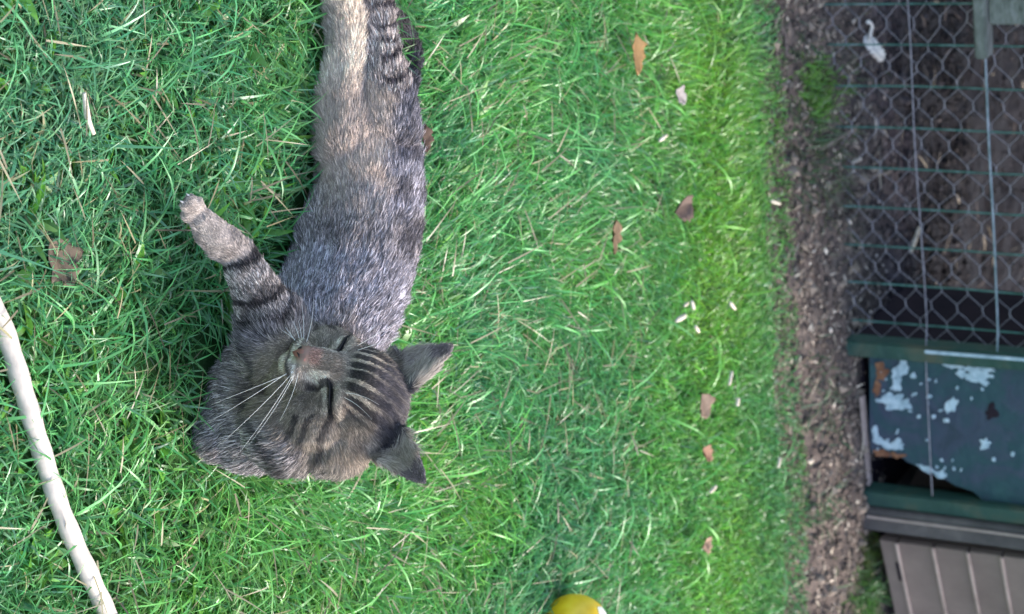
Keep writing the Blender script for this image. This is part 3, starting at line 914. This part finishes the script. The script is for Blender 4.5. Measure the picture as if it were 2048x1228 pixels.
# ------------------------------------------------------------------ wire fence
fence = empty('wire_fence', V(FW(.2, 0)))
tag(fence, 'green welded wire fence with hexagonal chicken netting beside the dark green coop', 'fence')
def to_parent(o, par):
    o.parent = par; o.matrix_parent_inverse = Matrix.Translation(-par.location); return o
S_END = FP(1850, 690)[0]
# pixel-measured upright positions: 5 cm mesh
s_first = FP(1985, 93)[0]
k_lo, k_hi = FP(1835, 330)[1], FP(1983, 330)[1]
for i in range(-16, 10):
    s = s_first + i * .05
    if s > S_END - .02: break
    pts = []
    for k in np.linspace(-.03, .62, 14):
        wob = (noise.noise(Vector((s * 7, k * 6, 1))) * .0035, noise.noise(Vector((s * 7, k * 6, 9))) * .004)
        pts.append(FW(s + wob[0], k, wob[1]))
    to_parent(tube('wire', pts, .0011, M_wire, n=6), fence)
for k in (k_lo, k_hi, 2 * k_hi - k_lo, 3 * k_hi - 2 * k_lo, 4 * k_hi - 3 * k_lo):
    pts = []
    end = FP(1820, 975)[0] if abs(k - k_lo) < .01 else S_END
    for s in np.linspace(s_first - .82, end, 44):
        wob = noise.noise(Vector((s * 5, k * 6, 3))) * .004
        pts.append(FW(s, k + wob, .0035 + (.012 * float(sstep(S_END - .04, S_END + .02, s)))))
    to_parent(tube('wire', pts, .0013 if k > k_lo + .01 else .0008, M_wire_pale if k > k_lo + .01 else M_galv, n=6), fence)
# hexagonal netting, one sheet of twisted wire behind the welded wires
hv_, hfc = [], []
PV, RS = .0335, .0255                       # upright pitch, row spacing along the fence
def hexpt(s, k):
    s2 = s + .011 * noise.noise(Vector((s * 9, k * 9, 4))) ; k2 = k + .013 * noise.noise(Vector((s * 8, k * 8, 14)))
    return FW(s2, k2, -.006 + .006 * noise.noise(Vector((s * 6, k * 6, 24))))
def hexwire(a, b, r):
    global hv_, hfc
    mid_ = (a + b) / 2 + np.array([rng.normal(0, .0004), 0, rng.normal(0, .0006)])
    v, f = tube_arrays([a, mid_, b], r, 4)
    o = len(hv_); hv_ += v; hfc += [tuple(i + o for i in q) for q in f]
s = s_first - .80; row = 0
while s < S_END - .01:
    off = PV / 2 if row % 2 else 0
    k = -.05 + off
    while k < .62:
        # twisted piece along the fence, then the two slanting wires
        a = hexpt(s, k); b = hexpt(s + RS * .38, k)
        hexwire(a, b, .00062)
        c1 = hexpt(s + RS, k + PV / 2); c2 = hexpt(s + RS, k - PV / 2)
        hexwire(b, c1, .00040); hexwire(b, c2, .00040)
        k += PV
    s += RS; row += 1
net = mesh_obj('netting', hv_, hfc, M_galv)
to_parent(net, fence)
net['kind'] = 'stuff'

def box_on_plane(name, s0, s1, k0, k1, out0, out1, mat, parent, bev=.0015, jig=0.0, basis=None):
    """box in fence coordinates; out0..out1 towards the camera"""
    fw = basis or FW
    bm = bmesh.new()
    nk = max(2, int((k1 - k0) / .04)) ; ns = max(2, int((s1 - s0) / .04))
    gs = np.linspace(s0, s1, ns); gk = np.linspace(k0, k1, nk)
    def jj(s, k, o): return np.array([0, 0, 0]) if not jig else np.array([noise.noise(Vector((s * 11, k * 11, o * 50 + 3))), noise.noise(Vector((s * 11, k * 11, o * 50 + 8))), noise.noise(Vector((s * 11, k * 11, o * 50 + 13)))]) * jig
    grid = {}
    for o in (out0, out1):
        for i, s_ in enumerate(gs):
            for j, k_ in enumerate(gk):
                grid[(o, i, j)] = bm.verts.new(V(fw(s_, k_, o) + jj(s_, k_, o)))
    for o in (out0, out1):
        for i in range(ns - 1):
            for j in range(nk - 1):
                bm.faces.new((grid[(o, i, j)], grid[(o, i + 1, j)], grid[(o, i + 1, j + 1)], grid[(o, i, j + 1)]))
    for i in range(ns - 1):
        for j in (0, nk - 1):
            bm.faces.new((grid[(out0, i, j)], grid[(out0, i + 1, j)], grid[(out1, i + 1, j)], grid[(out1, i, j)]))
    for j in range(nk - 1):
        for i in (0, ns - 1):
            bm.faces.new((grid[(out0, i, j)], grid[(out0, i, j + 1)], grid[(out1, i, j + 1)], grid[(out1, i, j)]))
    if bev:
        bmesh.ops.recalc_face_normals(bm, faces=bm.faces)
        es = [e_ for e_ in bm.edges if len(e_.link_faces) == 2 and e_.calc_face_angle(0) > .8]
        bmesh.ops.bevel(bm, geom=es, offset=bev, segments=2, affect='EDGES', clamp_overlap=True)
    o = bm_obj(name, bm, mat)
    if parent: to_parent(o, parent)
    return o

# timber corner clipped on the fence at the top of the picture
tb = empty('timber_frame', V(FW(-.1, 0)))
tag(tb, 'weathered grey timber batten and upright nailed together in front of the wire fence', 'timber frame')
b_end = FP(1978, 104)[0]; kb0 = FP(1964, 50)[1]; kb1 = FP(1990, 50)[1]
box_on_plane('batten', b_end - .55, b_end, kb0, kb1, .006, .030, M_timber, tb, .002, .002)
u_end = FP(2010, 40)[0]
box_on_plane('upright', u_end - .07, u_end, kb1 + .002, kb1 + .38, .004, .024, M_timber, tb, .002, .002)
box_on_plane('upright', b_end - .50, b_end - .44, -.03, kb0 - .002, .008, .026, M_timber, tb, .002, .002)

# ------------------------------------------------------------------ dark green coop
coop = empty('coop', V(FW(.6, 0)))
tag(coop, 'dark green painted coop with pale flaking paint and a broken lower corner', 'coop')
sL0, sL1 = FP(1850, 684)[0], FP(1850, 716)[0]
sR0, sR1 = FP(1850, 984)[0], FP(1850, 1015)[0]
sB1 = FP(1850, 1062)[0]
kbot = FP(1742, 850)[1]
TOP = .62
box_on_plane('post', sL0, sL1, -.03, TOP, -.012, .016, M_greenpost, coop, .002, .0015)
box_on_plane('post', sR0, sR1, -.03, TOP, -.012, .016, M_greenpost, coop, .002, .0015)
box_on_plane('post', sR1 + .001, sB1, -.03, TOP, -.012, .020, M_brownpost, coop, .002, .0015)
# narrow cover strips on the posts
box_on_plane('cover_strip', sL0 + .003, sL0 + .007, FP(1860, 690)[1], TOP, .0165, .0195, M_flake, coop, .0006, .0008)
box_on_plane('cover_strip', sR1 + .010, sR1 + .0135, kbot - .005, TOP, .0205, .0235, M_rib, coop, .0006, .0008)
# the front board with its broken corner
outl = [(1742, 719), (1742, 780), (1741, 850), (1744, 903), (1762, 906), (1786, 912), (1803, 910), (1818, 922), (1838, 930), (1862, 946), (1890, 955), (1912, 968), (1950, 981)]
pl = [FP(*q) for q in outl]
pl[0] = (sL1 + .0005, pl[0][1])
pl += [(sR0 - .0005, pl[-1][1] + .01), (sR0 - .0005, TOP), (sL1 + .0005, TOP)]
bm = bmesh.new()
fv = [bm.verts.new(V(FW(s, k, .004))) for s, k in pl]; bk = [bm.verts.new(V(FW(s, k, -.004))) for s, k in pl]
bm.faces.new(fv); bm.faces.new(bk[::-1])
for i in range(len(pl)):
    j = (i + 1) % len(pl); bm.faces.new((fv[j], fv[i], bk[i], bk[j]))
board = to_parent(bm_obj('board', bm, M_greenboard), coop)
# torn pale rim of the hole, and pale flakes of paint
def blob(cx, cy, rx, ry, name, mat, out, ang=0.0, seed=0, n=44, rag=.62):
    pts = []
    for i in range(n):
        a = 2 * math.pi * i / n
        r = 1 + rag * noise.noise(Vector((math.cos(a) * 1.7 + seed * 7.1, math.sin(a) * 1.7, seed * 3.3))) * 1.6 + rag * .5 * noise.noise(Vector((math.cos(a) * 5 + seed, math.sin(a) * 5, 2)))
        r = max(.25, r)
        px, py = rx * r * math.cos(a), ry * r * math.sin(a)
        pts.append(FP(cx + px * math.cos(ang) - py * math.sin(ang), cy + px * math.sin(ang) + py * math.cos(ang)))
    c_ = FP(cx, cy)
    bm = bmesh.new()
    f_ = [bm.verts.new(V(FW(s, k, out + .0002))) for s, k in pts]; b_ = [bm.verts.new(V(FW(s, k, .0041))) for s, k in pts]
    m_ = bm.verts.new(V(FW(*c_, out + .0006)))
    for i in range(n):
        j = (i + 1) % n; bm.faces.new((f_[i], f_[j], m_)); bm.faces.new((f_[j], f_[i], b_[i], b_[j]))
    return bm_obj(name, bm, mat, board)
for i, a in enumerate(((1803, 738, 14, 22, .2), (1795, 765, 10, 14, 0), (1955, 752, 26, 14, .3), (1968, 738, 20, 6, 0), (1905, 728, 18, 6, .1), (1790, 800, 24, 12, .2), (1783, 794, 15, 9, 0), (1812, 806, 12, 9, .4), (1905, 806, 10, 14, .3),
                       (1753, 862, 6, 16, 0), (1770, 884, 20, 7, .5), (1796, 886, 12, 9, 0), (1972, 885, 9, 12, .2), (1885, 945, 12, 7, .2), (1852, 934, 16, 5, .55), (1990, 915, 4, 4, 0), (2028, 905, 4, 5, 0), (1830, 748, 5, 6, 0), (1860, 790, 5, 4, 0), (1870, 830, 4, 4, 0), (1895, 838, 6, 4, 0), (1840, 830, 4, 3, 0), (1925, 740, 8, 5, 0))):
    blob(*a[:4], 'paint_flake', M_flake, .0052, a[4], i + 1, rag=.62 if a[2] > 11 else .40)
for i in range(40):
    cx_, cy_ = ((1800, 760), (1795, 800), (1950, 750), (1780, 880), (1890, 940), (1905, 800))[i % 6]
    blob(cx_ + random.gauss(0, 30), cy_ + random.gauss(0, 16) if i % 6 != 4 else cy_ - abs(random.gauss(0, 12)), random.uniform(1.5, 4.5), random.uniform(1.5, 3.5), 'paint_flake', M_flake, .0048, random.random() * 3, 100 + i, 12, .5)
for i, a in enumerate(((1765, 903, 16, 6, .1), (1795, 908, 14, 5, .1), (1768, 742, 12, 16, 0), (1757, 775, 7, 12, 0))):
    blob(*a[:4], 'rust_patch', M_rust, .0048, a[4], i + 40)
# dark stain patch on the board
blob(1985, 822, 13, 17, 'stain', M_dark, .0045, 0, 78, rag=.4)
# pale sill at the foot of the board
s0, s1 = FP(1735, 790)[0], FP(1735, 966)[0]
box_on_plane('sill', s0, s1, kbot - .010, kbot - .005, -.004, .008, M_rib, coop, .001, .002)
# body behind the front: sides, back, floor, roof
DP = .20
def coop_box(name, s0, s1, k0, k1, o0, o1, mat): return box_on_plane(name, s0, s1, k0, k1, o0, o1, mat, coop, 0)
coop_box('side_wall', sL0 + .002, sL0 + .014, -.03, TOP, -DP, -.013, M_dark)
coop_box('side_wall', sB1 - .014, sB1 - .002, -.03, TOP, -DP, -.013, M_brownpost)
coop_box('back_wall', sL0 + .016, sB1 - .016, -.03, TOP, -DP, -DP + .012, M_dark)
coop_box('floor', sL0 + .016, sB1 - .016, .012, .02, -DP + .014, -.014, M_dark)
coop_box('shade_roof', -1.0, sB1 + .01, TOP + .024, TOP + .042, -1.5, .05, M_brownpost)  # carried back out of view, with its posts, added to shade the run
for q_ in (-.95, -.1, sB1 - .08):
    box_on_plane('shade_roof_post', q_, q_ + .04, -.03, TOP + .022, -1.46, -1.42, M_brownpost, coop, .002)

# ------------------------------------------------------------------ brown ribbed box
BA, BB = P(1757, 1074, .035), P(1792, 1236, .035)
BA[2] = BB[2] = 0
bd = BB - BA; bd /= np.linalg.norm(bd); bn = np.array([-bd[1], bd[0], 0])
BA = BA + np.array([0, 0, 0])
def BW(s, k, out=0.0): return BA + bd * s + np.array([0, 0, k]) - bn * out
def BP(ix, iy):
    d = F * FPX + R * (iy - 614) + U * (ix - 1024)
    t = ((BA - CAM) @ bn) / (d @ bn); p_ = CAM + d * t
    return float((p_ - BA) @ bd), float(p_[2])
box = empty('storage_box', V(BW(.3, 0)))
tag(box, 'brown ribbed box with pale raised seams standing right of the dark green coop', 'storage box')
ks = [BP(x_, 1090)[1] for x_ in (1795, 1866, 1934, 2000)]
pitch = (ks[-1] - ks[0]) / 3
edges = [ks[0] - pitch * .55] + ks + [ks[-1] + pitch * i for i in range(1, 6)]
BWID = .62
for a, b_ in zip(edges[:-1], edges[1:]):
    box_on_plane('panel', .004, BWID, a + .0012, b_ - .0012, -.010, 0, M_brown, box, .001, .0006, BW)
    box_on_plane('rib', .004, BWID, b_ - .0022, b_ + .0022, .0004, .0042, M_rib, box, .0012, .0004, BW)
s0, k0 = BP(1797, 1125); s1, k1 = BP(1790, 1158)
box_on_plane('slot', s0, s1, k0 - .004, k0 + .004, .0006, .0016, M_dark, box, 0, 0, BW)
kk0, kk1 = edges[0], edges[-1]
box_on_plane('core', .006, BWID - .004, kk0 + .004, kk1 - .004, -.36, -.012, M_brown, box, 0, 0, BW)
box_on_plane('lid', -.002, BWID + .01, kk1 + .003, kk1 + .03, -.37, .012, M_brownpost, box, .003, 0, BW)
for q in (.03, BWID - .06):
    box_on_plane('foot', q, q + .04, -.03, kk0 + .003, -.30, -.03, M_dark, box, 0, 0, BW)

# ------------------------------------------------------------------ hose
hp = [np.array([-1.3, .55, .012]), np.array([-.75, .62, .014]), np.array([-.38, .78, .015]), P(-260, 250, .016), P(-160, 400, .016), P(-70, 520, .016), P(0, 640, .017), P(45, 775, .020), P(84, 905, .020), P(128, 1035, .021), P(186, 1165, .021), P(232, 1262, .018), P(300, 1400, .016), P(390, 1550, .016), np.array([.62, 1.36, .015]), np.array([.95, 1.40, .014]), np.array([1.5, 1.30, .012])]
cp = catmull(hp, 8)
hose = tube('hose', cp, [.0068 + .0004 * math.sin(i * 1.3) for i in range(len(cp))], M_hose, n=14)
tag(hose, 'cream hose lying across the grass at the left of the picture', 'hose')

# ------------------------------------------------------------------ ball
bc = P(1150, 1258, .036)
ball = empty('ball', V(bc - np.array([0, 0, .030])))
tag(ball, 'yellow ball with a pale patch lying in the grass', 'ball')
bm = bmesh.new(); bmesh.ops.create_icosphere(bm, subdivisions=5, radius=.0335, matrix=Matrix.Translation(V(bc)))
to_parent(bm_obj('shell', bm, M_ball, smooth=True), ball)
for (dv_, rr) in (((-.35, -.25, .75), .55), ((.7, .5, .3), .5), ((.2, -.9, -.2), .5)):
    dv_ = (U * .80 + R * (-.42) + (-F) * .32) if rr == .55 else np.array(dv_)
    dv_ = V(dv_).normalized()
    bm = bmesh.new(); bmesh.ops.create_icosphere(bm, subdivisions=5, radius=.0338)
    for v in list(bm.verts):
        if v.co.normalized().dot(dv_) < math.cos(rr * .6): bm.verts.remove(v)
    bmesh.ops.translate(bm, verts=bm.verts, vec=V(bc))
    to_parent(bm_obj('pale_patch', bm, M_ballw, smooth=True), ball)

# ------------------------------------------------------------------ fallen leaves, feather, twigs
def leaf(ix, iy, lx, ly, ang, col, label, z=.030, curl=.35, seed=0, name='dead_leaf', cat_='leaf'):
    """a curled dry leaf: lx, ly half sizes in metres"""
    c_ = P(ix, iy, z)
    ns, nw = 11, 7
    vs, cols = [], []
    a_, b_ = np.cos(ang), np.sin(ang)
    for layer in (0, 1):
        for i in range(ns):
            t = i / (ns - 1) * 2 - 1
            wd = ly * max(.02, (1 - abs(t) ** 2.2)) * (1 + .7 * noise.noise(Vector((t * 3.5, seed * 3.1, 0))))
            for j in range(nw):
                u = j / (nw - 1) * 2 - 1
                x_, y_ = t * lx, u * wd
                zz_ = curl * (u * u) * wd + .25 * curl * lx * t * t + .003 * noise.noise(Vector((t * 3, u * 3, seed))) - layer * .0005 - .0012 * (abs(u) < .1)
                vs.append((c_[0] + x_ * a_ - y_ * b_, c_[1] + x_ * b_ + y_ * a_, c_[2] + zz_))
                k = .75 + .5 * (noise.noise(Vector((t * 5, u * 5, seed + 4))) * .5 + .5) - .25 * (abs(u) < .1)
                cols.append(np.array(col) * k)
    q = []
    N = ns * nw
    for i in range(ns - 1):
        for j in range(nw - 1):
            k = i * nw + j
            q.append((k, k + 1, k + 1 + nw, k + nw)); q.append((N + k, N + k + nw, N + k + 1 + nw, N + k + 1))
    ring = [j for j in range(nw)] + [i * nw + nw - 1 for i in range(1, ns)] + [(ns - 1) * nw + j for j in range(nw - 2, -1, -1)] + [i * nw for i in range(ns - 2, 0, -1)]
    for a, b2 in zip(ring, ring[1:] + ring[:1]): q.append((b2, a, N + a, N + b2))
    o = big_mesh(name, np.array(vs), np.array(q), np.zeros((0, 3), int), np.clip(np.array(cols), .005, .9), M_leaf)
    return tag(o, label, cat_, 'fallen leaves on the lawn')
leaf(1272, 108, .021, .012, .25, (.22, .13, .05), 'large tan leaf on the lawn nearest the top of the picture', .029, .3, 1)
leaf(1360, 192, .013, .009, 1.2, (.28, .25, .23), 'pale grey leaf on the lawn between the tan leaf and the soil', .029, .4, 2)
leaf(1362, 416, .019, .014, 1.9, (.13, .09, .07), 'curled dark brown leaf with a pale edge on the lawn', .029, .7, 3)
leaf(1228, 474, .017, .008, .1, (.17, .11, .06), 'narrow brown leaf beside the curled dark brown one', .032, .5, 4)
leaf(1408, 812, .016, .015, .6, (.17, .12, .085), 'round brown leaf on the lawn facing the broken coop corner', .029, .25, 5)
leaf(1412, 908, .014, .008, 1.0, (.24, .13, .08), 'small reddish brown leaf below the round brown leaf', .029, .6, 6)
leaf(1412, 1088, .012, .009, 1.9, (.30, .20, .13), 'small pinkish leaf on the lawn, the leaf nearest the yellow ball', .029, .5, 7)
leaf(122, 525, .020, .014, .7, (.12, .088, .062), 'grey brown leaf half buried in grass between the hose and the paw', .016, .3, 8)
leaf(850, 276, .012, .007, .2, (.08, .05, .035), 'small dark leaf touching the cat\'s back', .030, .5, 9)
def strip(name, pix, wd, z, mat, label, cat_, group=None, z1=None):
    pts = catmull([P(x_, y_, z) for x_, y_ in pix], 5)
    m_ = len(pts)
    o = tube(name, pts, [wd * (.55 + .45 * math.sin(math.pi * (i + .6) / (m_ + .2))) for i in range(m_)], mat, n=7)
    return tag(o, label, cat_, group)
M_chip = noisy('pale_chip', [(.3, (.38, .31, .22)), (.7, (.66, .58, .46))], 120, 5, .8, .4, 300, .2)
M_twig = noisy('twig', [(.3, (.12, .095, .075)), (.7, (.28, .22, .17))], 90, 6, .85, .4, 300, .2)
chips = [([(1352, 642), (1372, 630)], .0034, 'thick pale wood chip on the lawn, in the pale cluster facing the netting'), ([(1383, 602), (1388, 618)], .0026, 'thin pale chip at the top of the cluster facing the netting'), ([(1390, 652), (1398, 664)], .0024, 'pale chip lowest in the cluster facing the netting'),
         ([(1368, 612), (1376, 606)], .0022, 'short pale chip at the left of the cluster facing the netting'), ([(1460, 605), (1470, 618)], .0026, 'lone pale chip on the lawn nearer the soil than the cluster'),
         ([(1458, 770), (1464, 742)], .0024, 'long pale chip beside the round brown leaf'), ([(1474, 812), (1476, 795)], .0030, 'pale chip standing past the round brown leaf'), ([(1420, 985), (1432, 972)], .0026, 'pale chip below the small reddish leaf'), ([(1556, 935), (1560, 915)], .0026, 'pale chip near the soil edge beside the coop'),
         ([(1318, 282), (1334, 270)], .0022, 'straw coloured chip near the pale grey leaf'), ([(1560, 408), (1542, 402)], .0024, 'pale chip lying at the lawn edge by the netting')]
for px_, wd, lb in chips:
    strip('wood_chip', px_, wd * .85, .030, M_chip, lb, 'wood chip', 'pale chips scattered on the lawn')
strip('twig', [(168, 185), (172, 215), (176, 240), (188, 268)], .0022, .030, M_chip, 'bleached bent stick poking from grass at the far left of the lawn', 'twig')
strip('twig', [(1705, 352), (1745, 350), (1776, 344), (1786, 330)], .0026, .016, M_twig, 'bent brown twig on the soil at the foot of the netting', 'twig')
strip('twig', [(1640, 300), (1690, 268), (1730, 240)], .0020, .018, M_twig, 'thin straight twig lying slantwise on the soil below the feather', 'twig')
strip('twig', [(1822, 505), (1830, 480), (1838, 455)], .0028, .016, M_chip, 'short pale stick inside the run behind the netting', 'twig')
strip('twig', [(1705, 325), (1720, 318), (1733, 322)], .0030, .016, M_chip, 'short white stick above the bent brown twig', 'twig')

# curled pale feather lying on the soil behind the wire
fe = empty('feather', V(P(1738, 85, .01)))
tag(fe, 'small white feather with a curled tip on the soil behind the fence', 'feather')
sp = catmull([P(1746, 134, .012), P(1742, 110, .016), P(1738, 88, .02), P(1741, 66, .026), P(1744, 52, .030), P(1738, 43, .032), P(1734, 46, .030)], 6)
to_parent(tube('quill', sp, [.0007 + .0016 * (i > 14) for i in range(len(sp))], M_feather, n=6), fe)
vs, fs = [], []
vane = catmull([P(1748, 122, .014), P(1742, 108, .019), P(1740, 92, .021), P(1741, 72, .022)], 6)
for i, c_ in enumerate(vane):
    t = i / (len(vane) - 1)
    wd = .021 * (math.sin(math.pi * (t * .85 + .12)) ** .8) * (1 - .1 * math.sin(t * 40))
    side = U * .85 + np.array([.1, 0, 0])
    side = side - np.array([0, 0, side[2] * .3]); side /= np.linalg.norm(side)
    for j in range(5):
        u = j / 4 * 2 - 1
        vs.append(c_ + side * u * wd + np.array([0, 0, .003 * (1 - u * u) - .002]))
n_ = len(vs)
vs += [v - np.array([0, 0, .0012]) for v in vs[:n_]]
L_ = len(vane)
for i in range(L_ - 1):
    for j in range(4):
        k = i * 5 + j
        fs.append((k, k + 1, k + 6, k + 5)); fs.append((n_ + k, n_ + k + 5, n_ + k + 6, n_ + k + 1))
to_parent(mesh_obj('vane', vs, fs, M_feather, smooth=True), fe)

bpy.context.view_layer.update()
